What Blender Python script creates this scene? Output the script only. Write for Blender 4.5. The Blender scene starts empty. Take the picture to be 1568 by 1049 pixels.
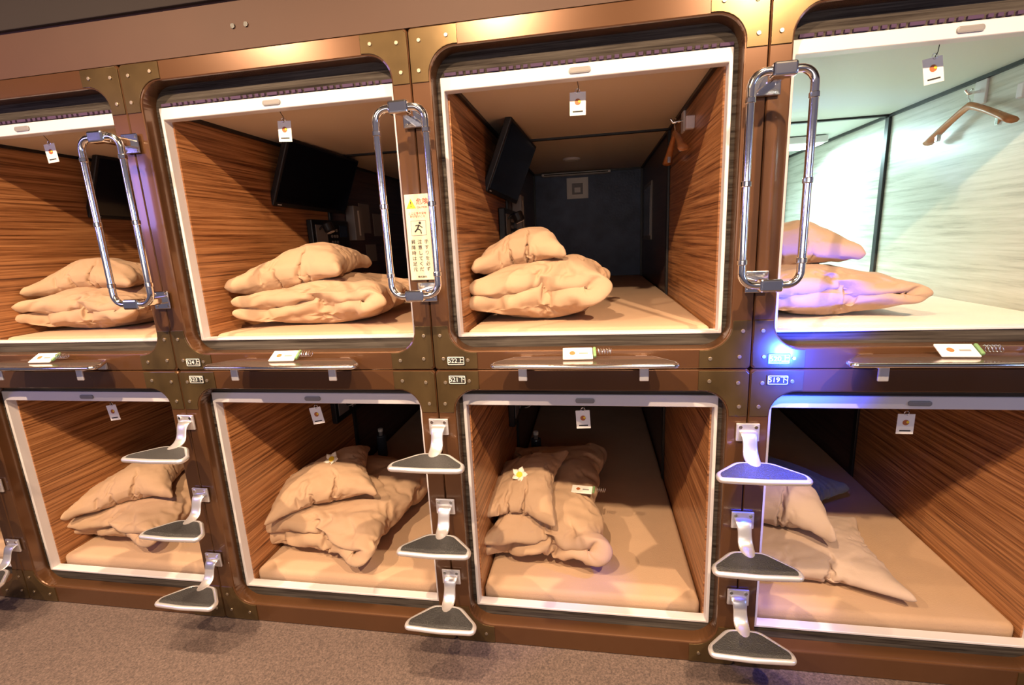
import bpy, bmesh, math, random
from mathutils import Vector, Matrix, noise
from mathutils.bvhtree import BVHTree
random.seed(7)
S=bpy.context.scene
COL=S.collection
W=1.1
# ------------------------------------------------------------ materials
def mat(name,col,rough=.5,metal=0,coat=0,emit=None,es=0,bump=0,bscale=80,var=0,vscale=6,sheen=0,trans=0,crease=0):
    m=bpy.data.materials.new(name);m.use_nodes=True
    nt=m.node_tree;b=nt.nodes['Principled BSDF']
    b.inputs['Base Color'].default_value=(*col,1);b.inputs['Roughness'].default_value=rough
    b.inputs['Metallic'].default_value=metal;b.inputs['Coat Weight'].default_value=coat
    b.inputs['Coat Roughness'].default_value=.08
    b.inputs['Sheen Weight'].default_value=sheen
    b.inputs['Transmission Weight'].default_value=trans
    if emit: b.inputs['Emission Color'].default_value=(*emit,1);b.inputs['Emission Strength'].default_value=es
    tc=nt.nodes.new('ShaderNodeTexCoord')
    if var:
        n=nt.nodes.new('ShaderNodeTexNoise');n.inputs['Scale'].default_value=vscale;n.inputs['Detail'].default_value=4
        nt.links.new(tc.outputs['Object'],n.inputs['Vector'])
        r=nt.nodes.new('ShaderNodeValToRGB')
        r.color_ramp.elements[0].position=.3;r.color_ramp.elements[1].position=.7
        r.color_ramp.elements[0].color=(*[c*(1-var) for c in col],1);r.color_ramp.elements[1].color=(*[min(1,c*(1+var)) for c in col],1)
        nt.links.new(n.outputs['Fac'],r.inputs['Fac']);nt.links.new(r.outputs['Color'],b.inputs['Base Color'])
    last=None
    if bump:
        n=nt.nodes.new('ShaderNodeTexNoise');n.inputs['Scale'].default_value=bscale;n.inputs['Detail'].default_value=6
        nt.links.new(tc.outputs['Object'],n.inputs['Vector'])
        k=nt.nodes.new('ShaderNodeBump');k.inputs['Strength'].default_value=bump;k.inputs['Distance'].default_value=.01
        nt.links.new(n.outputs['Fac'],k.inputs['Height']);nt.links.new(k.outputs['Normal'],b.inputs['Normal']);last=k
    if crease:
        mp=nt.nodes.new('ShaderNodeMapping');mp.inputs['Scale'].default_value=(.8,1.7,2.6);mp.inputs['Rotation'].default_value=(.2,.3,.35)
        nt.links.new(tc.outputs['Object'],mp.inputs['Vector'])
        n=nt.nodes.new('ShaderNodeTexNoise');n.inputs['Scale'].default_value=4.2;n.inputs['Detail'].default_value=2.5;n.inputs['Distortion'].default_value=.8
        try:n.noise_type='RIDGED_MULTIFRACTAL'
        except Exception:pass
        nt.links.new(mp.outputs['Vector'],n.inputs['Vector'])
        k=nt.nodes.new('ShaderNodeBump');k.inputs['Strength'].default_value=crease;k.inputs['Distance'].default_value=.022
        nt.links.new(n.outputs['Fac'],k.inputs['Height'])
        if last:nt.links.new(last.outputs['Normal'],k.inputs['Normal'])
        nt.links.new(k.outputs['Normal'],b.inputs['Normal'])
    return m
def wood(name,c1,c2,c3,sc,rough=.35,coat=.2,spec=.5):
    m=bpy.data.materials.new(name);m.use_nodes=True
    nt=m.node_tree;b=nt.nodes['Principled BSDF']
    b.inputs['Roughness'].default_value=rough;b.inputs['Coat Weight'].default_value=coat;b.inputs['Coat Roughness'].default_value=.2
    b.inputs['Specular IOR Level'].default_value=spec
    tc=nt.nodes.new('ShaderNodeTexCoord');mp=nt.nodes.new('ShaderNodeMapping');mp.inputs['Scale'].default_value=sc
    n=nt.nodes.new('ShaderNodeTexNoise');n.inputs['Scale'].default_value=1;n.inputs['Detail'].default_value=6;n.inputs['Roughness'].default_value=.7
    n.inputs['Distortion'].default_value=.15
    r=nt.nodes.new('ShaderNodeValToRGB')
    e=r.color_ramp.elements;e[0].position=.34;e[0].color=(*c1,1);e[1].position=.66;e[1].color=(*c3,1)
    x=e.new(.47);x.color=(*c2,1)
    nt.links.new(tc.outputs['Object'],mp.inputs['Vector']);nt.links.new(mp.outputs['Vector'],n.inputs['Vector'])
    nt.links.new(n.outputs['Fac'],r.inputs['Fac']);nt.links.new(r.outputs['Color'],b.inputs['Base Color'])
    return m
M={}
M['brown']=mat('brown_lacquer',(.12,.053,.022),.27,0.4,.6,var=.10,vscale=2)
M['bronze']=mat('bronze_corner',(.14,.092,.040),.25,.65,.3,var=.2,vscale=9)
M['woodwall']=wood('zebrano_laminate',(.08,.024,.009),(.32,.13,.047),(.60,.29,.12),(1.0,1.3,88))
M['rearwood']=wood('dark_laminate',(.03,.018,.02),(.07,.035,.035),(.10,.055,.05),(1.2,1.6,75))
M['woodlit']=wood('lit_laminate',(.40,.40,.34),(.56,.56,.49),(.68,.68,.62),(1.0,2.0,45))  # same laminate, with the cool lamp's bleaching put into the colour
M['woodgrey']=wood('grey_woodgrain',(.018,.014,.013),(.052,.044,.038),(.10,.088,.076),(2,60,90),.9,0,.05)
M['white']=mat('white_aluminium',(.70,.67,.69),.4,0,.1)
M['ceil']=mat('beige_ceiling',(.72,.61,.49),.45,bump=.05)
M['ceillit']=mat('lit_ceiling',(.62,.68,.64),.5,bump=.05)  # beige ceiling with lamp brightness painted in
M['navy']=mat('navy_panel',(.09,.125,.21),.5,bump=.3,bscale=60,var=.3)
M['panellit']=mat('lit_rear_panel',(.8,.85,.88),.5,bump=.05)  # rear panel whitened in colour to stand for lamp glare
M['black']=mat('black_trim',(.012,.012,.014),.4,bump=.05)
M['screen']=mat('tv_glass',(.006,.007,.012),.12,0,.8,bump=.01)
M['chrome']=mat('chrome',(.86,.86,.88),.12,1,bump=.02,bscale=30)
M['alu']=mat('satin_aluminium',(.86,.85,.88),.30,.75,.2,bump=.03,bscale=50)
M['rubber']=mat('grip_rubber',(.035,.035,.037),.4,bump=.6,bscale=260)
M['cloth']=mat('peach_cotton',(.50,.335,.218),.9,bump=.10,bscale=220,sheen=.06,var=.04,vscale=5,crease=.35)
M['cloth2']=mat('tan_cotton',(.46,.31,.21),.9,bump=.10,bscale=220,sheen=.1,var=.05,crease=.35)
M['cloth3']=mat('grey_cotton',(.14,.19,.19),.9,bump=.12,bscale=220,sheen=.2,var=.05,crease=.35)
M['clothp']=mat('pale_cotton',(.54,.41,.33),.9,bump=.12,bscale=220,sheen=.1,var=.05,crease=.35)
M['sheet']=mat('sheet_cotton',(.50,.335,.218),.9,bump=.15,bscale=160,sheen=.06,var=.04)
M['sheetlit']=mat('sheet_lit',(.70,.62,.52),.9,bump=.15,bscale=160,sheen=.2,var=.04)  # same sheet, colour lightened as if lit by the capsule lamp
M['paper']=mat('card_white',(.85,.82,.78),.5,bump=.02)
M['cream']=mat('sign_cream',(.72,.64,.47),.6,bump=.02)
M['orange']=mat('print_orange',(.45,.13,.04),.5,bump=.02)
M['red']=mat('print_red',(.7,.03,.02),.5,bump=.02)
M['yellow']=mat('print_yellow',(.95,.65,.03),.5,bump=.02)
M['ink']=mat('print_black',(.02,.02,.02),.7,bump=.02)
M['purple']=mat('blind_slots',(.06,.03,.08),.8,bump=.02)
M['petal']=mat('petal_white',(.9,.85,.75),.6,bump=.05)
M['grey']=mat('grey_plastic',(.25,.24,.24),.45,bump=.05)
M['hwood']=mat('hanger_wood',(.50,.20,.07),.35,0,.3,bump=.05,var=.15,vscale=30)
M['led']=mat('blue_led',(.02,.05,1),.3,emit=(.02,.06,1),es=12)
M['ledw']=mat('led_text',(.9,.9,1),.3,emit=(.5,.7,1),es=8)
M['lampw']=mat('lamp_diffuser',(1,1,1),.5,emit=(.8,1,1),es=9)
M['lampwarm']=mat('lamp_warm',(1,1,1),.5,emit=(1,.75,.45),es=14)
# ------------------------------------------------------------ mesh helpers
def new(name,verts,faces,mats,midx=None,smooth=False,parent=None,bev=0,seg=2):
    me=bpy.data.meshes.new(name);me.from_pydata([tuple(v) for v in verts],[],faces);me.update()
    bm=bmesh.new();bm.from_mesh(me);bmesh.ops.recalc_face_normals(bm,faces=bm.faces);bm.to_mesh(me);bm.free()
    o=bpy.data.objects.new(name,me);COL.objects.link(o)
    if not isinstance(mats,(list,tuple)):mats=[mats]
    for m in mats: me.materials.append(m)
    if midx:
        for p,i in zip(me.polygons,midx):p.material_index=i
    if smooth: 
        for p in me.polygons:p.use_smooth=True
    if parent:o.parent=parent
    if bev:
        b=o.modifiers.new('bev','BEVEL');b.width=bev;b.segments=seg;b.limit_method='ANGLE'
    return o
def box(name,x0,x1,y0,y1,z0,z1,m,parent=None,bev=0,seg=2):
    v=[(x,y,z) for x in(x0,x1) for y in(y0,y1) for z in(z0,z1)]
    f=[(0,1,3,2),(4,6,7,5),(0,4,5,1),(2,3,7,6),(0,2,6,4),(1,5,7,3)]
    return new(name,v,f,m,parent=parent,bev=bev,seg=seg)
def empty(name,loc=(0,0,0)):
    e=bpy.data.objects.new(name,None);e.location=loc;e.empty_display_size=.1;COL.objects.link(e);return e
def rrect(x0,x1,z0,z1,r,y,n=8):
    L=[]
    for cx,cz,a0 in((x1-r,z1-r,0),(x0+r,z1-r,90),(x0+r,z0+r,180),(x1-r,z0+r,270)):
        for i in range(n+1):
            a=math.radians(a0+90*i/n);L.append((cx+r*math.cos(a),y,cz+r*math.sin(a)))
    return L
def rings(name,loops,m,parent=None,cap=False,smooth=False):
    v=[];f=[];n=len(loops[0])
    for L in loops:v+=L
    for k in range(len(loops)-1):
        for i in range(n):
            j=(i+1)%n;f.append((k*n+i,k*n+j,(k+1)*n+j,(k+1)*n+i))
    if cap:f.append(tuple(range(n)));f.append(tuple((len(loops)-1)*n+i for i in range(n)))
    return new(name,v,f,m,parent=parent,smooth=smooth)
def prism(name,pts,axis,a,b,m,parent=None,bev=0):
    """extrude 2D polygon; axis=1: pts are (x,z); axis=2: (x,y); axis=0: (y,z)"""
    def mk(p,t): return {0:(t,p[0],p[1]),1:(p[0],t,p[1]),2:(p[0],p[1],t)}[axis]
    n=len(pts);v=[mk(p,a) for p in pts]+[mk(p,b) for p in pts]
    f=[tuple(range(n)),tuple(range(n,2*n))]+[(i,(i+1)%n,n+(i+1)%n,n+i) for i in range(n)]
    return new(name,v,f,m,parent=parent,bev=bev)
def tube(name,pts,r,m,parent=None,cyc=False,res=8):
    cu=bpy.data.curves.new(name,'CURVE');cu.dimensions='3D';cu.bevel_depth=r;cu.bevel_resolution=res//2;cu.use_fill_caps=True
    s=cu.splines.new('POLY');s.points.add(len(pts)-1);s.use_cyclic_u=cyc
    for p,q in zip(s.points,pts):p.co=(*q,1)
    o=bpy.data.objects.new(name,cu);COL.objects.link(o);cu.materials.append(m)
    dg=bpy.context.evaluated_depsgraph_get();me=bpy.data.meshes.new_from_object(o.evaluated_get(dg))
    bpy.data.objects.remove(o);o=bpy.data.objects.new(name,me);COL.objects.link(o)
    for p in me.polygons:p.use_smooth=True
    if parent:o.parent=parent
    return o
def cyl(name,p,d,r,h,m,parent=None,n=20,bev=0):
    d=Vector(d).normalized();a=d.orthogonal().normalized();b=d.cross(a);p=Vector(p)
    v=[p+a*r*math.cos(t)+b*r*math.sin(t) for t in [2*math.pi*i/n for i in range(n)]]
    v+=[q+d*h for q in v];f=[tuple(range(n)),tuple(range(n,2*n))]+[(i,(i+1)%n,n+(i+1)%n,n+i) for i in range(n)]
    return new(name,v,f,m,parent=parent,bev=bev)
def text(name,body,loc,size,m,parent=None,rot=(math.pi/2,0,0),ext=.0004,align='CENTER',track=1):
    cu=bpy.data.curves.new(name,'FONT');cu.body=body;cu.size=size;cu.extrude=ext;cu.align_x=align;cu.align_y='CENTER';cu.space_line=track
    o=bpy.data.objects.new(name,cu);COL.objects.link(o);cu.materials.append(m)
    o.location=loc;o.rotation_euler=rot
    if parent:o.parent=parent
    return o
# ------------------------------------------------------------ room shell
def carpet():
    m=bpy.data.materials.new('speckled_carpet');m.use_nodes=True;nt=m.node_tree;b=nt.nodes['Principled BSDF'];b.inputs['Roughness'].default_value=.95
    tc=nt.nodes.new('ShaderNodeTexCoord')
    n=nt.nodes.new('ShaderNodeTexNoise');n.inputs['Scale'].default_value=130;n.inputs['Detail'].default_value=6;n.inputs['Roughness'].default_value=.7
    r=nt.nodes.new('ShaderNodeValToRGB');e=r.color_ramp.elements
    e[0].position=.32;e[0].color=(.042,.030,.028,1);e[1].position=.70;e[1].color=(.17,.118,.10,1);x=e.new(.5);x.color=(.095,.065,.055,1)
    k=nt.nodes.new('ShaderNodeBump');k.inputs['Strength'].default_value=.5;k.inputs['Distance'].default_value=.006
    nt.links.new(tc.outputs['Object'],n.inputs['Vector']);nt.links.new(n.outputs['Fac'],r.inputs['Fac']);nt.links.new(r.outputs['Color'],b.inputs['Base Color'])
    nt.links.new(n.outputs['Fac'],k.inputs['Height']);nt.links.new(k.outputs['Normal'],b.inputs['Normal'])
    return m
FZ=-1.1817
TOP=1.145
CZ=2.35
box('floor',-6,5,-4,3,FZ-.1,FZ,carpet())
box('ceiling',-6,5,-4,.05,CZ,CZ+.05,mat('dark_ceiling',(.06,.035,.03),.6,bump=.1))
fas=box('wall_fascia',-6,5,.004,.06,TOP+.002,CZ,mat('fascia_brown',(.07,.030,.016),.6,.1,0,var=.1,vscale=2))
trm=box('trim_1',-6,5,-.012,.004,1.30,CZ,mat('fascia_dark',(.014,.008,.007),.8,0,0,var=.1,vscale=2),bev=.003)
for x in(-.62,-.57):cyl('fascia_screw',(x,.004,1.22),(0,-1,0),.008,.004,M['black'],parent=fas)
# ------------------------------------------------------------ capsules
AW=.100   # side wall inset
def capsule(j,up,lamplit=False,full=True):
    e=empty('sleeping_capsule')
    X0=j*W;X1=X0+W
    if up: o=(.001,TOP);h=(.072,1.078);w=(.112,1.0057);wt=.042;iz=(.075,1.0)
    else: o=(-1.1810,-.001);h=(-1.095,-.080);w=(-1.052,-.112);wt=.044;iz=(-1.085,-.13)
    g=.0012;p=.068
    def lp(a0,a1,z0,z1,r,y): return rrect(X0+a0,X1-a1,z0,z1,r,y)
    rings('frame',[lp(g,g,o[0],o[1],.012,.06),lp(g,g,o[0],o[1],.012,.004),lp(g+.003,g+.003,o[0]+.003,o[1]-.003,.010,0),
       lp(p-.005,p-.005,h[0]-.005,h[1]+.005,.088,0),lp(p-.0015,p-.0015,h[0]-.0015,h[1]+.0015,.0845,.0015),lp(p,p,h[0],h[1],.083,.006),lp(p,p,h[0],h[1],.083,.06)],M['brown'],e)
    rings('reveal',[lp(p-.03,p-.03,h[0]-.03,h[1]+.03,.05,.058),lp(.081,.081,w[0]-.001,w[1]+.001,.012,.061),lp(.081,.081,w[0]-.001,w[1]+.001,.012,.085)],M['woodgrey'],e)
    zi0=w[0]+.010;zi1=w[1]-wt
    rings('blind_frame',[lp(.082,.082,w[0],w[1],.004,.095),lp(.082,.082,w[0],w[1],.004,.058),lp(.084,.084,w[0]+.002,w[1]-.002,.003,.056),
       lp(.092,.092,zi0-.002,zi1+.002,.003,.056),lp(.094,.094,zi0,zi1,.003,.058),lp(.094,.094,zi0,zi1,.003,.095)],M['white'],e)
    xm=(X0+X1)/2
    rings('blind_pull',[rrect(xm-.035,xm+.035,zi1+.012,zi1+.03,.008,.056),rrect(xm-.035,xm+.035,zi1+.012,zi1+.03,.008,.052),rrect(xm-.03,xm+.03,zi1+.016,zi1+.026,.004,.051)],M['grey'],e,cap=True)
    if up:
        v=[];f=[];k=0;x=X0+.1
        while x<X1-.1:
            L=.014 if k%5 else .04
            b=len(v);v+=[(x+dx,y,z) for dx in(0,L) for y in(.052,.066) for z in(1.0085,1.018)];f+=[tuple(b+i for i in q) for q in[(0,1,3,2),(4,6,7,5),(0,4,5,1),(2,3,7,6),(0,2,6,4),(1,5,7,3)]]
            x+=L+.01;k+=1
        new('blind_slots',v,f,M['purple'],parent=e)
    wl=M['woodlit'] if lamplit else M['woodwall'];cl=M['ceillit'] if lamplit else M['ceil']
    D2=1.27 if j==1 else 1.16;D=2.6
    t=.02
    for nm,xa,xb in(('side_panel_l',X0+AW-t,X0+AW),('side_panel_r',X1-AW,X1-AW+t)):
        box(nm,xa,xb,.095,D2,iz[0],iz[1],wl,e)
        box(nm+'_rear',xa,xb,D2,D,iz[0],iz[1],wl if lamplit else M['rearwood'],e)
    box('ceiling_panel',X0+AW-t,X1-AW+t,.095,D,iz[1],iz[1]+.02,cl,e)
    box('base_panel',X0+AW-t,X1-AW+t,.095,D,iz[0]-.01,iz[0],M['black'],e)
    box('rear_panel',X0+AW-t,X1-AW+t,D,D+.02,iz[0],iz[1],M['panellit'] if lamplit else M['navy'],e)
    q=.014
    for xa in(X0+AW,X1-AW-q):
        box('joint_trim',xa,xa+q,D2-.018,D2+.018,iz[0],iz[1],M['black'],e,bev=.003)
        box('cornice_trim',xa,xa+q,.12,D,iz[1]-q,iz[1],M['black'],e)
        box('rear_corner_trim',xa,xa+q,D-q,D,iz[0],iz[1],M['black'],e)
    box('joint_trim_top',X0+AW,X1-AW,D2-.012,D2+.012,iz[1]-.01,iz[1],M['black'],e)
    box('rear_top_trim',X0+AW,X1-AW,D-q,D,iz[1]-q,iz[1],M['black'],e)
    for sx in(0,1):
        for sz in(0,1):
            ox=X0 if sx==0 else X1;dx=1 if sx==0 else -1
            oz=o[0] if sz==0 else o[1];dz=1 if sz==0 else -1
            rh=(h[0]-o[0]) if sz==0 else (o[1]-h[1])
            L=.165;r=.088;pw=p-.006;ph=rh-.006;gg=.004
            pts=[(gg+.010,gg),(L,gg),(L,ph)]
            for i in range(9):
                a=math.radians(270-90*i/8);pts.append((pw+r+r*math.cos(a),ph+r+r*math.sin(a)))
            pts+=[(pw,L),(gg,L),(gg,gg+.010)]
            prism('corner_gusset',[(ox+dx*a,oz+dz*b) for a,b in pts],1,-.0035,.001,M['bronze'],e,bev=.0012)
            for a,b in((.13,ph*.5+.004),(pw*.5,.13),(pw*.55+.004,ph*.5+.01)):
                cyl('screw',(ox+dx*a,-.0035,oz+dz*b),(0,-1,0),.0065,.003,M['screw'],e,n=14,bev=.001)
    zm=.130 if up else -1.0
    mm=box('mattress',X0+AW+.004,X1-AW-.004,.105,2.55,iz[0]+.002,zm,M['sheetlit'] if lamplit else M['sheet'],bev=.022,seg=4)
    for pl in mm.data.polygons:pl.use_smooth=True
    return e,zm
M['screw']=mat('screw_steel',(.40,.33,.25),.35,.8,0,bump=.02)
ZM={}
for j in(-3,-2,-1,0,1):
    for up in(1,0):
        _,ZM[(j,up)]=capsule(j,up,lamplit=(j==1 and up==1))  # upper right capsule: lamplight painted into its panels and sheet
# ------------------------------------------------------------ handles, steps, shelves
def handle(px):
    e=empty('grab_handle');y=-.13;x0,x1,z0,z1=px-.081,px+.081,.292,.875
    L=[(a,y,b) for a,_,b in rrect(x0,x1,z0,z1,.04,0,8)]
    tube('loop',L,.0115,M['chrome'],e,cyc=True,res=10)
    for zz in(z0,z1):
        box('mount_plate',px-.035,px+.035,-.014,-.0080,zz-.035,zz+.035,M['chrome'],e,bev=.003)
        box('mount_arm',px-.018,px+.018,y-.004,-.008,zz-.014,zz+.014,M['chrome'],e,bev=.006,seg=3)
        box('mount_clamp',px-.032,px+.032,y-.018,y+.018,zz-.019,zz+.019,M['chrome'],e,bev=.007,seg=3)
        for sx in(-.024,.024):
            for sz in(-.024,.024):cyl('bolt',(px+sx,-.014,zz+sz),(0,-1,0),.005,.003,M['chrome'],e,n=10)
    for xx in(x0,x1):
        for zz in(z0+.07,z1-.07,(z0+z1)/2): cyl('sleeve',(xx,y,zz-.008),(0,0,1),.0135,.016,M['chrome'],e,n=16,bev=.002)
def treadloop(hw,hb,yf,yb,r=.02,inset=0):
    P=[(-hw+inset,yf+inset),(0,yf-.006+inset),(hw-inset,yf+inset),(hw-inset*1.0,yf+.03),(hb-inset,yb-inset*.8),(-hb+inset,yb-inset*.8),(-hw+inset*1.0,yf+.03)]
    out=[];n=len(P)
    for i in range(n):
        a,b,c=Vector(P[i-1]),Vector(P[i]),Vector(P[(i+1)%n])
        rr=min(r,(a-b).length*.45,(c-b).length*.45)
        p=b+(a-b).normalized()*rr;q=b+(c-b).normalized()*rr
        for k in range(5):
            t=k/4;out.append(tuple(p*(1-t)**2+b*2*t*(1-t)+q*t*t))
    return out
def tread(e,cx,z,hw,hb,yf,yb,topm,rim=.008,mm='alu'):
    L=treadloop(hw,hb,yf,yb)
    prism('tread_top',[(cx+a,b) for a,b in treadloop(hw,hb,yf,yb,inset=rim*.6)],2,z-.003,z+rim*.8,topm,e)
    tube('tread_rim',[(cx+a,b,z-.002) for a,b in L],rim,M[mm],e,cyc=True,res=8)
    prism('tread_under',[(cx+a,b) for a,b in treadloop(hw*.97,hb*.97,yf+.004,yb-.004)],2,z-.009,z-.003,M[mm],e)
def step(px,z):
    e=empty('ladder_step')
    tread(e,px,z,.130,.052,-.195,-.085,M['rubber'],rim=.0095)
    cs=[(-.13,.004),(-.085,.006),(-.06,.014),(-.047,.034),(-.042,.06),(-.03,.085),(-.0045,.09)]
    th=.007;v=[];f=[];hwid=[.02,.026,.028,.026,.024,.030,.036]
    for (y,zz),h in zip(cs,hwid):
        for sx in(-1,1):
            v+=[(px+sx*h,y,z+zz+th*.6),(px+sx*h,y+th*.8,z+zz-th*.9)]
    n=len(cs)
    for i in range(n-1):
        a=i*4;b=a+4
        f+=[(a,a+2,b+2,b),(a+1,b+1,b+3,a+3),(a,b,b+1,a+1),(a+2,a+3,b+3,b+2)]
    f+=[(0,1,3,2),((n-1)*4,(n-1)*4+2,(n-1)*4+3,(n-1)*4+1)]
    o=new('neck',v,f,M['alu'],parent=e,smooth=True);b=o.modifiers.new('s','SUBSURF');b.levels=b.render_levels=2
    box('mount_plate',px-.038,px+.038,-.012,-.0036,z+.05,z+.115,M['alu'],e,bev=.003)
    for sx in(-.025,.025):cyl('bolt',(px+sx,-.012,z+.102),(0,-1,0),.006,.003,M['chrome'],e,n=12)
for k in(-2,-1,0,1,2):
    handle(k*W)
    for z in(-.304,-.638,-.955):step(k*W,z)
shelfm=mat('shelf_top',(.10,.06,.045),.15,.3,.8,bump=.02)
for j in(-3,-2,-1,0,1):
    e=empty('foot_shelf');cx=j*W+.545
    tread(e,cx,.048,.30,.235,-.13,-.018,shelfm,rim=.0075,mm='chrome')
    for dx in(-.2,.2):
        box('bracket_arm',cx+dx-.012,cx+dx+.012,-.10,-.003,.024,.040,M['alu'],e,bev=.003)
        box('bracket_tab',cx+dx-.015,cx+dx+.015,-.104,-.096,-.012,.040,M['alu'],e,bev=.003)
        box('bracket_foot',cx+dx-.02,cx+dx+.02,-.010,-.0002,.008,.05,M['alu'],e,bev=.002)
# ------------------------------------------------------------ cards, tags, labels
def card(e,c,w,h,rot=0,seed=0):
    o=box('card',-w/2,w/2,-.001,.001,-h/2,h/2,M['paper'],e,bev=.0008)
    s=cyl('card_print',(0,-.0012,h*.08),(0,-1,0),w*.19,.0006,M['orange'],e,n=14)
    s2=cyl('card_print_b',(w*.1,-.0018,h*.10),(0,-1,0),w*.08,.0006,M['yellow'],e,n=14)
    q=box('card_text',-w*.32,w*.32,-.0018,-.0012,-h*.36,-h*.3,M['ink'],e)
    for t in(o,s,s2,q):t.location=c;t.rotation_euler=(0,rot,0)
for j in(-2,-1,0,1):
    for up in(1,0):
        e=empty('hanging_tag')
        x=j*W+ {-2:.55,-1:.53,0:.54,1:.52}[j] ;top=.962 if up else -.158
        if not up: x=j*W+{-2:.56,-1:.50,0:.54,1:.57}[j]
        zc=top-(.055 if up else .085)
        card(e,(x,.145,zc),.055,.075,rot=random.uniform(-.2,.2))
        tube('string',[(x,.145,zc+.036),(x+.004,.14,zc+.05),(x,.13,top+.012)],.0012,M['ink'],e)
        tube('ring',[(x+.008*math.cos(a),.145,zc+.04+.008*math.sin(a)) for a in [i*math.pi/5 for i in range(10)]],.0015,M['chrome'],e,cyc=True)
clipm=mat('clip_green',(.15,.28,.12),.4,bump=.02)
def keytag(c,rz=0,rx=0):
    e=empty('key_tag',c);e.rotation_euler=(rx,0,rz)
    box('plate',-.05,.05,-.028,.028,.001,.007,M['paper'],e,bev=.002)
    cyl('logo',(-.018,0,.007),(0,0,1),.010,.0006,M['orange'],e,n=16)
    box('print',.004,.034,-.006,.002,.007,.0076,M['grey'],e)
    box('clip',.052,.062,-.02,.026,.001,.012,clipm,e,bev=.003)
    tube('coil',[(.067+.0013*i+.0,.012*math.cos(i*.9),.012+.010*math.sin(i*.9)) for i in range(36)],.0013,M['chrome'],e,res=4)
for j in(-3,-2,-1,0):keytag((j*W+.53,-.055,.068),.05,.5)
keytag((W+.56,-.055,.068),-.05,.5)
def label(cx,z,body,lit=False):
    e=empty('number_label')
    box('plate',cx-.034,cx+.034,-.0075,-.0036,z-.017,z+.017,M['led'] if lit else M['ink'],e,bev=.002)
    rings('border',[rrect(cx-.031,cx+.031,z-.015,z+.015,.004,-.0077),rrect(cx-.0295,cx+.0295,z-.0135,z+.0135,.003,-.0080),rrect(cx-.029,cx+.029,z-.013,z+.013,.003,-.0077)],M['paper'],e)
    text('digits',body,(cx,-.0078,z),.024,M['ledw'] if lit else M['paper'],e)
for k,nb in zip((-2,-1,0,1),(526,524,522,520)):
    label(k*W+.085,.036,'%d上'%nb,lit=(k==1));label(k*W+.085,-.036,'%d下'%(nb-1))
# caution sign
e=empty('caution_sign')
box('board',-.058,.030,-.0075,-.0036,.335,.63,M['cream'],e,bev=.002)
prism('triangle',[(-.052,.583),(-.018,.583),(-.035,.615)],1,-.0085,-.007,M['yellow'],e,bev=.0005)
text('mark','!',(-.035,-.0088,.596),.026,M['ink'],e)
text('head','危険',(.006,-.008,.604),.022,M['red'],e)
text('sub','CAUTION',(.005,-.008,.585),.0085,M['red'],e)
text('note','ここに手や足を\nかけないこと',(-.014,-.008,.560),.0095,M['red'],e)
rings('pictogram_frame',[rrect(-.042,.014,.490,.542,.003,-.0076),rrect(-.0405,.0125,.4915,.5405,.002,-.0082),rrect(-.040,.012,.492,.540,.002,-.0076)],M['grey'],e)
cyl('pictogram_head',(-.008,-.0076,.533),(0,-1,0),.0045,.0008,M['ink'],e,n=14)
tube('pictogram_body',[(-.012,-.008,.527),(-.018,-.008,.514),(-.028,-.008,.503)],.0022,M['ink'],e)
tube('pictogram_arm',[(-.025,-.008,.524),(-.012,-.008,.526),(0,-.008,.517)],.0016,M['ink'],e)
tube('pictogram_leg',[(-.018,-.008,.514),(-.007,-.008,.508),(-.005,-.008,.497)],.0018,M['ink'],e)
for i,s in enumerate(('昇降時は足元','注意してくだ','手すりを必ず')):
    text('column','\n'.join(s),(-.038+i*.024,-.008,.420),.0165,M['ink'],e,track=1.15)
text('foot','株式会社',(-.014,-.008,.346),.0085,M['ink'],e)
# ------------------------------------------------------------ tv, control panel, rear fittings, hanger
def tv(j):
    e=empty('wall_mounted_television');X=j*W
    tilt=.40;h=.34
    c=Vector((X+.18,.95,.838));R=Matrix.Rotation(tilt,4,'Y')@Matrix.Rotation(-.06,4,'Z')
    parts=[box('body',-.02,.012,-.33,.33,-h/2,h/2,M['black'],e,bev=.006,seg=3),
           box('screen',.012,.0135,-.315,.315,-h/2+.022,h/2-.014,M['screen'],e),
           box('rear_housing',-.045,-.02,-.18,.18,-.1,.1,M['black'],e,bev=.008),
           box('maker_mark',.0122,.0130,-.30,-.27,-h/2+.008,-h/2+.013,M['paper'],e)]
    T=Matrix.Translation(c)@R
    for p in parts:p.matrix_local=T
    box('wall_arm',X+AW,X+.16,.93,1.05,.80,.86,M['black'],e,bev=.004)
for j in(-3,-2,-1,0):tv(j)
dispm=mat('display_blue',(.03,.05,.10),.1,bump=.01)
def panel(j,up,zc):
    e=empty('control_panel');X=j*W+AW
    box('housing',X,X+.035,.90,1.32,zc-.09,zc+.09,M['black'],e,bev=.006)
    box('speaker',X+.035,X+.038,.93,1.05,zc-.05,zc+.06,M['grey'],e,bev=.002)
    for a in range(3):
        for b in range(3):cyl('button',(X+.035,1.10+a*.03,zc-.04+b*.035),(1,0,0),.009,.005,M['grey'],e,n=12)
    box('display',X+.035,X+.037,1.20,1.29,zc-.01,zc+.06,dispm,e)
    tube('gooseneck',[(X+.03,.97,zc+.03),(X+.07,.97,zc+.06),(X+.10,.97,zc+.05)],.006,M['black'],e)
    cyl('reading_lamp',(X+.085,.97,zc+.065),(.4,0,-1),.03,.05,M['black'],e,bev=.006)
    cyl('lens',(X+.105,.97,zc+.0145),(.4,0,-1),.022,.002,M['paper'],e)
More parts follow.
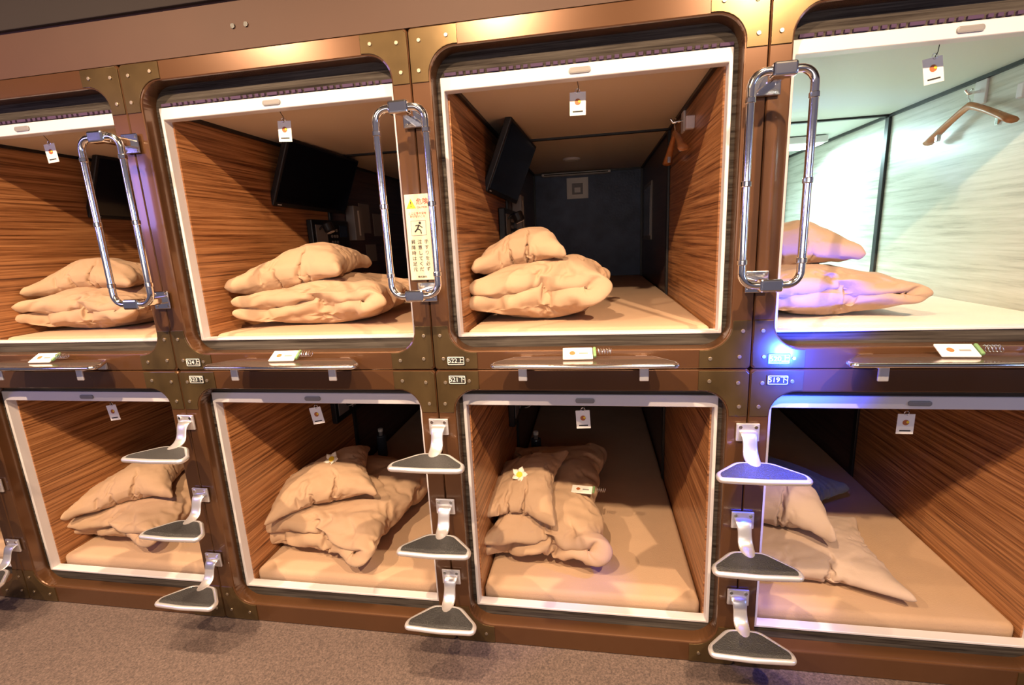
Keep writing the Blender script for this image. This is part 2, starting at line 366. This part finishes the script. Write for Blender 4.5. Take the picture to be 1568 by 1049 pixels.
for j in(-3,-2,-1,0):
    panel(j,1,.54);panel(j,0,-.50)
    e=empty('notice_sheets');X=j*W+AW
    for y,z,h in((1.55,.66,.2),(1.76,.62,.16),(1.6,.42,.12)):
        box('sheet',X+.002,X+.006,y,y+.16,z-h/2,z+h/2,M['grey'],e,bev=.001)
def tissue(x,y,z):
    e=empty('tissue_box');box('box',x-.03,x+.03,y-.06,y+.06,z-.11,z+.11,M['grey'],e,bev=.004)
    box('slot',x+.03,x+.031,y-.01,y+.01,z-.08,z+.08,M['paper'],e)
for j in(-1,0):tissue(j*W+AW+.032,1.42,.62+.0)
def notice(j):
    e=empty('framed_notice');x=j*W
    box('frame',x+.38,x+.56,2.585,2.598,.78,.95,M['paper'],e,bev=.003)
    box('print',x+.425,x+.515,2.582,2.586,.815,.905,M['grey'],e)
    box('pictogram',x+.445,x+.495,2.580,2.583,.83,.87,M['paper'],e)
    e=empty('ventilation_bar');box('bar',x+.18,x+.74,2.50,2.585,.965,.985,M['paper'],e,bev=.004)
    box('slot',x+.2,x+.72,2.495,2.50,.970,.978,M['ink'],e)
    e=empty('ceiling_lamp');cyl('bezel',(x+.45,1.9,.9995),(0,0,-1),.06,.012,M['white'],e,n=28,bev=.003);cyl('lens',(x+.45,1.9,.988),(0,0,-1),.045,.003,M['paper'],e,n=28)
for j in(-1,0):notice(j)
e=empty('wall_mirror');box('frame',W-AW-.012,W-AW,1.9,2.35,.42,.82,M['grey'],e,bev=.003);box('glass',W-AW-.014,W-AW-.012,1.93,2.32,.45,.79,mat('mirror_glass',(.35,.33,.33),.15,.6,bump=.01),e)
def hanger(j,y=.74,z=.87,s=1.0):
    e=empty('clothes_hanger');x=(j+1)*W-AW-.04
    box('wall_plate',x+.030,x+.040,y-.03,y+.03,z+.0,z+.09,M['white'],e,bev=.003)
    tube('peg',[(x+.035,y,z+.05),(x-.01,y,z+.045),(x-.02,y,z+.06)],.006,M['chrome'],e)
    tube('hook',[(x,y,z),(x,y,z+.02),(x,y+.016,z+.035),(x,y+.01,z+.055),(x,y-.008,z+.058)],.003,M['chrome'],e)
    v=[];f=[];n=21
    for i in range(n):
        t=-1+2*i/(n-1);yy=y+t*.22*s;zz=z-.10*abs(t)**1.15
        hw=.011+.013*abs(t)**2;hh=.015-.003*abs(t)
        for a in range(8):
            q=2*math.pi*a/8;v.append((x+hw*math.cos(q),yy,zz+hh*math.sin(q)))
    for i in range(n-1):
        for a in range(8):f.append((i*8+a,i*8+(a+1)%8,i*8+8+(a+1)%8,i*8+8+a))
    f+=[tuple(range(8)),tuple(range(8*n-8,8*n))]
    new('shoulder',v,f,M['hwood'],parent=e,smooth=True)
    for yy in(y-.16*s,y+.16*s):
        box('shoulder_notch_clip',x-.008,x+.008,yy-.008,yy+.008,z-.105,z-.06,M['chrome'],e,bev=.003)
    box('coat_peg',x+.005,x+.040,y-.24,y-.21,z-.03,z+.02,M['white'],e,bev=.004)
hanger(0,.76,.90);hanger(1,.66,.895);hanger(-2,.76,.9)
e=empty('capsule_light')
box('fixture',W+.2,W+.9,1.7,1.95,.955,.995,M['white'],e,bev=.005)
box('diffuser',W+.22,W+.88,1.72,1.93,.948,.956,M['lampw'],e,bev=.003)
# ------------------------------------------------------------ cloth: pillows and duvets
def envelope(nx,ny,fn):
    v=[];idx={}
    for s in(0,1):
        for i in range(nx+1):
            for k in range(ny+1):
                edge=i in(0,nx) or k in(0,ny)
                if s==1 and edge: idx[(1,i,k)]=idx[(0,i,k)];continue
                idx[(s,i,k)]=len(v);v.append(fn(i/nx,k/ny,0 if edge else (1 if s else -1)))
    f=[]
    for s in(0,1):
        for i in range(nx):
            for k in range(ny):
                q=[idx[(s,i,k)],idx[(s,i+1,k)],idx[(s,i+1,k+1)],idx[(s,i,k+1)]]
                f.append(tuple(q if s else q[::-1]))
    me=bpy.data.meshes.new('env');me.from_pydata([tuple(p) for p in v],[],f);me.update();return me
def simulate(me,pressure,frames,shrink,bend=.3,stiff=15,sharp=1.5):
    o=bpy.data.objects.new('sim',me);COL.objects.link(o)
    md=o.modifiers.new('c','CLOTH');s=md.settings
    s.quality=6;s.mass=.25;s.tension_stiffness=stiff;s.compression_stiffness=stiff*.6;s.shear_stiffness=4;s.bending_stiffness=bend
    s.tension_damping=5;s.air_damping=3
    s.use_pressure=True;s.uniform_pressure_force=pressure;s.shrink_min=shrink;s.effector_weights.gravity=0
    md.collision_settings.use_collision=False
    md.point_cache.frame_start=1;md.point_cache.frame_end=frames+1
    S.frame_start=1;S.frame_end=frames+1
    for fr in range(1,frames+1):S.frame_set(fr)
    dg=bpy.context.evaluated_depsgraph_get()
    r=bpy.data.meshes.new_from_object(o.evaluated_get(dg))
    bpy.data.objects.remove(o);S.frame_set(1)
    vs=[v.co.copy() for v in r.vertices];fs=[tuple(p.vertices) for p in r.polygons]
    nb=[[] for _ in vs]
    for e in r.edges:
        a,b=e.vertices;nb[a].append(b);nb[b].append(a)
    sm=[v.copy() for v in vs]
    for _ in range(10):
        nx=[]
        for i,v in enumerate(sm):
            a=Vector((0,0,0))
            for k in nb[i]:a+=sm[k]
            nx.append(v*.4+a*(.6/len(nb[i])))
        sm=nx
    out=[]
    for v,q in zip(vs,sm):
        d=v-q
        if d.length>.012:d=d.normalized()*.012
        out.append(v+d*sharp)
    return out,fs
def norm(vs,dx,dy,dz,flat=.0):
    lo=[min(v[i] for v in vs) for i in range(3)];hi=[max(v[i] for v in vs) for i in range(3)]
    out=[]
    for v in vs:
        x=((v[0]-lo[0])/(hi[0]-lo[0])-.5)*dx;y=((v[1]-lo[1])/(hi[1]-lo[1])-.5)*dy;z=(v[2]-lo[2])/(hi[2]-lo[2])*dz
        if flat:z=max(z-flat,0)
        out.append(Vector((x,y,z)))
    return out
def pil(u,v,s):
    x=(u-.5)*.50;y=(v-.5)*.40
    return Vector((x,y,s*.012+.003*noise.noise(Vector((x*9,y*9,3.3)))))
PV,PF=simulate(envelope(64,50,pil),10,34,-.14,bend=.02,sharp=1.8)
def duv(u,v,s):
    Wd=.56;r=.060;tot=2*Wd+math.pi*r;d=u*tot;y=(v-.5)*.8
    if d<Wd:p=Vector((d-Wd/2,y,-r));n=Vector((0,0,1))
    elif d<Wd+math.pi*r:
        a=(d-Wd)/r;p=Vector((Wd/2+r*math.sin(a),y,-r*math.cos(a)));n=Vector((-math.sin(a),0,math.cos(a)))
    else:p=Vector((Wd/2-(d-Wd-math.pi*r),y,r));n=Vector((0,0,-1))
    return p+n*s*.040+Vector((noise.noise(Vector((d*5,y*5,1)))*.014,noise.noise(Vector((d*5,y*5,7)))*.014,noise.noise(Vector((d*6,y*6,4)))*.014))
DV,DF=simulate(envelope(110,60,duv),3,24,-.18,bend=.03,sharp=1.6)
def bake(name,vs,fs,m,k=.007,sc=(5,9,11),seed=0.):
    me=bpy.data.meshes.new('t');me.from_pydata([tuple(v) for v in vs],[],fs);me.update()
    bm=bmesh.new();bm.from_mesh(me);bmesh.ops.recalc_face_normals(bm,faces=bm.faces);bm.normal_update()
    zl_=min(v.z for v in vs);out=[]
    for bv in bm.verts:
        c=bv.co
        p=Vector((c.x*sc[0]+c.y*2+seed,c.y*sc[1]-c.x*3,c.z*sc[2]))
        r=noise.ridged_multi_fractal(p,1.1,2.0,3,1.0,2.0)
        d=-k*max(0,r-.75)*1.6
        if c.z<zl_+.012:d=0
        out.append(c+bv.normal*d)
    bm.free();bpy.data.meshes.remove(me)
    o=new(name,out,fs,m,smooth=True)
    s=o.modifiers.new('s','SUBSURF');s.levels=1;s.render_levels=1
    return o
def height(vs,fs):
    bv=BVHTree.FromPolygons(vs,fs)
    def h(x,y,base):
        r=bv.ray_cast(Vector((x,y,5)),Vector((0,0,-1)))
        return r[0].z if r[0] else base
    return h
def duvet(cx,cy,zb,dx,dy,dz,rot,m,seed=0,flip=False,slope=0):
    vs=norm(DV,dx,dy,dz+.015,flat=.015)
    R=Matrix.Rotation(rot,3,'Z');o=[]
    for v in vs:
        v=Vector((-v.x if flip else v.x,v.y,v.z))
        w=1+.16*noise.noise(Vector((v.x*3+seed,v.y*3,0)))+slope*v.x
        n=Vector((noise.noise(Vector((v.x*4+seed,v.y*4,v.z*7))),noise.noise(Vector((v.x*4,v.y*4+seed,v.z*7+5))),0))*.04
        q=R@(Vector((v.x,v.y,v.z*w))+n);o.append(Vector((q.x+cx,q.y+cy,q.z+zb+.0005)))
    bake('folded_duvet',o,DF,m,.010,(4,7,10),seed*3.1)
    return o
def pillow(cx,cy,zb,dx,dy,dz,rot,m,under=None,seed=0,tilt=(0,0),name='pillow',drop=.10):
    vs=norm(PV,dx,dy,dz);R=Matrix.Rotation(rot,3,'Z');o=[]
    if under:
        h0=height(*under);hm=max(h0(cx+a*.05,cy+b*.05,zb) for a in(-2,-1,0,1,2) for b in(-2,-1,0,1,2))
        def h(x,y):return max(h0(x,y,zb),hm-drop)
    for v in vs:
        q=R@Vector((v.x,v.y,0));X=q.x+cx;Y=q.y+cy
        if under:
            s=0
            for a in range(10):
                for k in(.05,.10,.15):s+=h(X+k*math.cos(a*.6283),Y+k*math.sin(a*.6283))
            z=s/30-.016+v.z*(1+.10*noise.noise(Vector((v.x*4+seed,v.y*4,0))))+v.x*tilt[0]+v.y*tilt[1]
        else:z=zb+max(0,v.z-.01)+.0005+max(0,v.x*tilt[0]+v.y*tilt[1])
        n=noise.noise(Vector((v.x*5+seed,v.y*5,v.z*5)))*.015
        o.append(Vector((X+n,Y+n,z)))
    bake(name,o,PF,m,.006,(5,8,9),seed*2.3)
    return o
def flower(x,y,z,nrm=(0,-.5,1)):
    e=empty('plumeria_flower',(x,y,z));e.rotation_euler=Vector(nrm).to_track_quat('Z','Y').to_euler()
    for k in range(5):
        a=2*math.pi*k/5;v=[];f=[];n=9
        for i in range(n):
            t=i/(n-1);w=.015*math.sin(math.pi*min(1,t*1.0+.06))**.8;r=.004+t*.036
            for s in(-1,0,1):
                v.append((r*math.cos(a)-s*w*math.sin(a),r*math.sin(a)+s*w*math.cos(a),.008+.010*t*t+.003*s))
        for i in range(n-1):
            for s in(0,1):f.append((i*3+s,i*3+s+1,i*3+s+4,i*3+s+3))
        o=new('petal_%d'%(k+1),v,f,M['petal'],parent=e,smooth=True);sm=o.modifiers.new('so','SOLIDIFY');sm.thickness=.0015
    cyl('centre',(0,0,.004),(0,0,1),.015,.010,M['yellow'],e,n=14,bev=.002)
zu=ZM[(0,1)];zl=ZM[(0,0)]
C=M['cloth']
# upper row
for j in(-3,-2):
    d=duvet(j*W+.40,.48,zu,.66,.62,.21,.05,C,1);pillow(j*W+.31,.46,zu,.50,.40,.15,.25,C,(d,DF),1)
d=duvet(-W+.48,.48,zu,.74,.60,.21,.06,C,2);pillow(-W+.35,.44,zu,.52,.44,.18,.12,C,(d,DF),2)
d=duvet(.38,.48,zu,.58,.60,.25,-.03,C,3,slope=.25);pillow(.265,.46,zu,.38,.46,.15,.15,C,(d,DF),3,tilt=(-.02,0))
d=duvet(W+.34,.45,zu,.58,.60,.19,.0,M['cloth2'],4);pillow(W+.22,.46,zu,.46,.42,.18,.0,M['cloth2'],(d,DF),4)
# lower row
for j in(-3,-2):
    d=duvet(j*W+.38,.50,zl,.62,.74,.21,-.1,C,5);pillow(j*W+.27,.42,zl,.52,.44,.18,.40,C,(d,DF),5)
dB=duvet(-W+.44,.58,zl,.72,.92,.23,-.18,C,6);pB=pillow(-W+.27,.48,zl,.54,.50,.18,.50,C,(dB,DF),6)
dC=duvet(.36,.68,zl,.60,1.04,.27,0,C,7,slope=.15);pC=pillow(.24,.50,zl,.38,.58,.15,-.06,C,(dC,DF),7)
dD=pillow(W+.38,.44,zl,.68,.58,.14,-.10,M['clothp'],None,8)
pillow(W+.31,.64,zl,.50,.62,.23,-.28,M['clothp'],(dD,PF),9)
pillow(W+.42,1.00,zl,.72,.40,.22,-.75,M['cloth3'],None,10,name='grey_cushion')
hB=height(pB,PF);hC=height(pC,PF);hD=height(dC,DF);hE=height(dB,DF)
flower(.23,.42,hC(.23,.42,zl)+.001,(0,-.8,1));flower(-W+.32,.50,hB(-W+.32,.50,zl)+.001,(0,-.8,1))
keytag((.52,.52,hD(.52,.52,zl)+.008),-.1,.15);keytag((-W+.62,.72,hE(-W+.62,.72,zl)+.008),.3,.15)
botm=mat('bottle',(.05,.06,.08),.1,bump=.01)
for j in(-1,0):
    e=empty('water_bottle');x=j*W+.2;y=1.32
    cyl('body',(x,y,zl+.001),(0,0,1),.033,.16,botm,e,n=24,bev=.006);cyl('neck',(x,y,zl+.16),(0,0,1),.014,.03,M['grey'],e);cyl('cap',(x,y,zl+.19),(0,0,1),.017,.02,M['paper'],e)
# ------------------------------------------------------------ lights
def spot(x,y,z,en,col,size=.05,ang=150,aim=(0,0,-1),nm='corridor_spot',blend=.8):
    l=bpy.data.lights.new(nm,'SPOT');l.energy=en;l.color=col;l.shadow_soft_size=size;l.spot_size=math.radians(ang);l.spot_blend=blend
    o=bpy.data.objects.new(nm,l);o.location=(x,y,z);o.rotation_euler=Vector(aim).to_track_quat('-Z','Y').to_euler();COL.objects.link(o)
for x in(-1.75,-.05,1.65):
    spot(x,-2.0,2.12,430,(1,.70,.43),.03,125,(0,1,-1.8))
    e=empty('ceiling_downlight');cyl('housing',(x,-2.0,2.2),(0,0,1),.06,.15,M['black'],e,n=24)
    cyl('bulb',(x,-2.0,2.195),(0,0,-1),.04,.01,M['lampwarm'],e,n=20)
for x in(-2.2,-1.15,.0,1.1):
    spot(x,-.45,2.12,330,(1,.72,.46),.03,60,(0,-.10,-1),nm='downlight',blend=.8)
    e=empty('ceiling_downlight');cyl('housing',(x,-.45,2.2),(0,0,1),.06,.15,M['black'],e,n=24)
    cyl('bulb',(x,-.45,2.195),(0,0,-1),.04,.01,M['lampwarm'],e,n=20)
def area(nm,x,y,z,en,col,sx,sy,aim):
    l=bpy.data.lights.new(nm,'AREA');l.shape='RECTANGLE';l.size=sx;l.size_y=sy;l.energy=en;l.color=col
    o=bpy.data.objects.new(nm,l);o.location=(x,y,z);o.rotation_euler=Vector(aim).to_track_quat('-Z','Y').to_euler();COL.objects.link(o)
area('capsule_lamp',W+.55,1.83,.94,26,(.66,1,1),.6,.2,(0,-.25,-1))
area('violet_lamp',-3.5,-2.2,1.0,16,(.40,.32,1),.6,.6,(1,.8,-.6))
area('cool_corridor_lamp',3.4,-1.5,.6,9,(.35,.5,1),.5,.8,(-.7,.8,-.3))
area('added_fill',0,-3.2,.6,22,(1,.86,.76),3.5,.8,(0,1,-.15))  # unseen fill added behind the camera to brighten the deep interiors
spot(W+.16,-.17,.02,60,(.01,.05,1),.03,110,(0,1,0),nm='led_glow',blend=.7)
spot(W+.12,-.16,-.01,45,(.01,.05,1),.03,75,(-.25,-.05,-1),nm='led_glow',blend=.7)
w=bpy.data.worlds.new('w');S.world=w;w.use_nodes=True;bg=w.node_tree.nodes['Background'];bg.inputs[0].default_value=(.48,.42,.54,1);bg.inputs[1].default_value=.26
# ------------------------------------------------------------ camera
cam=bpy.data.cameras.new('cam');co=bpy.data.objects.new('camera',cam);COL.objects.link(co)
cam.sensor_width=36;cam.lens=16.858;cam.clip_start=.02
yaw,pitch,roll=.1706,-.2081,-.0478
cy,sy=math.cos(yaw),math.sin(yaw);cp,sp=math.cos(pitch),math.sin(pitch)
f=Vector((-sy*cp,cy*cp,sp));r=Vector((cy,sy,0));u=r.cross(f)
c,s=math.cos(roll),math.sin(roll);r2=c*r+s*u;u2=-s*r+c*u
Mx=Matrix((r2,u2,-f)).transposed().to_4x4();Mx.translation=Vector((.5811,-1.6552,.4557));co.matrix_world=Mx
S.camera=co
S.view_settings.view_transform='Standard'
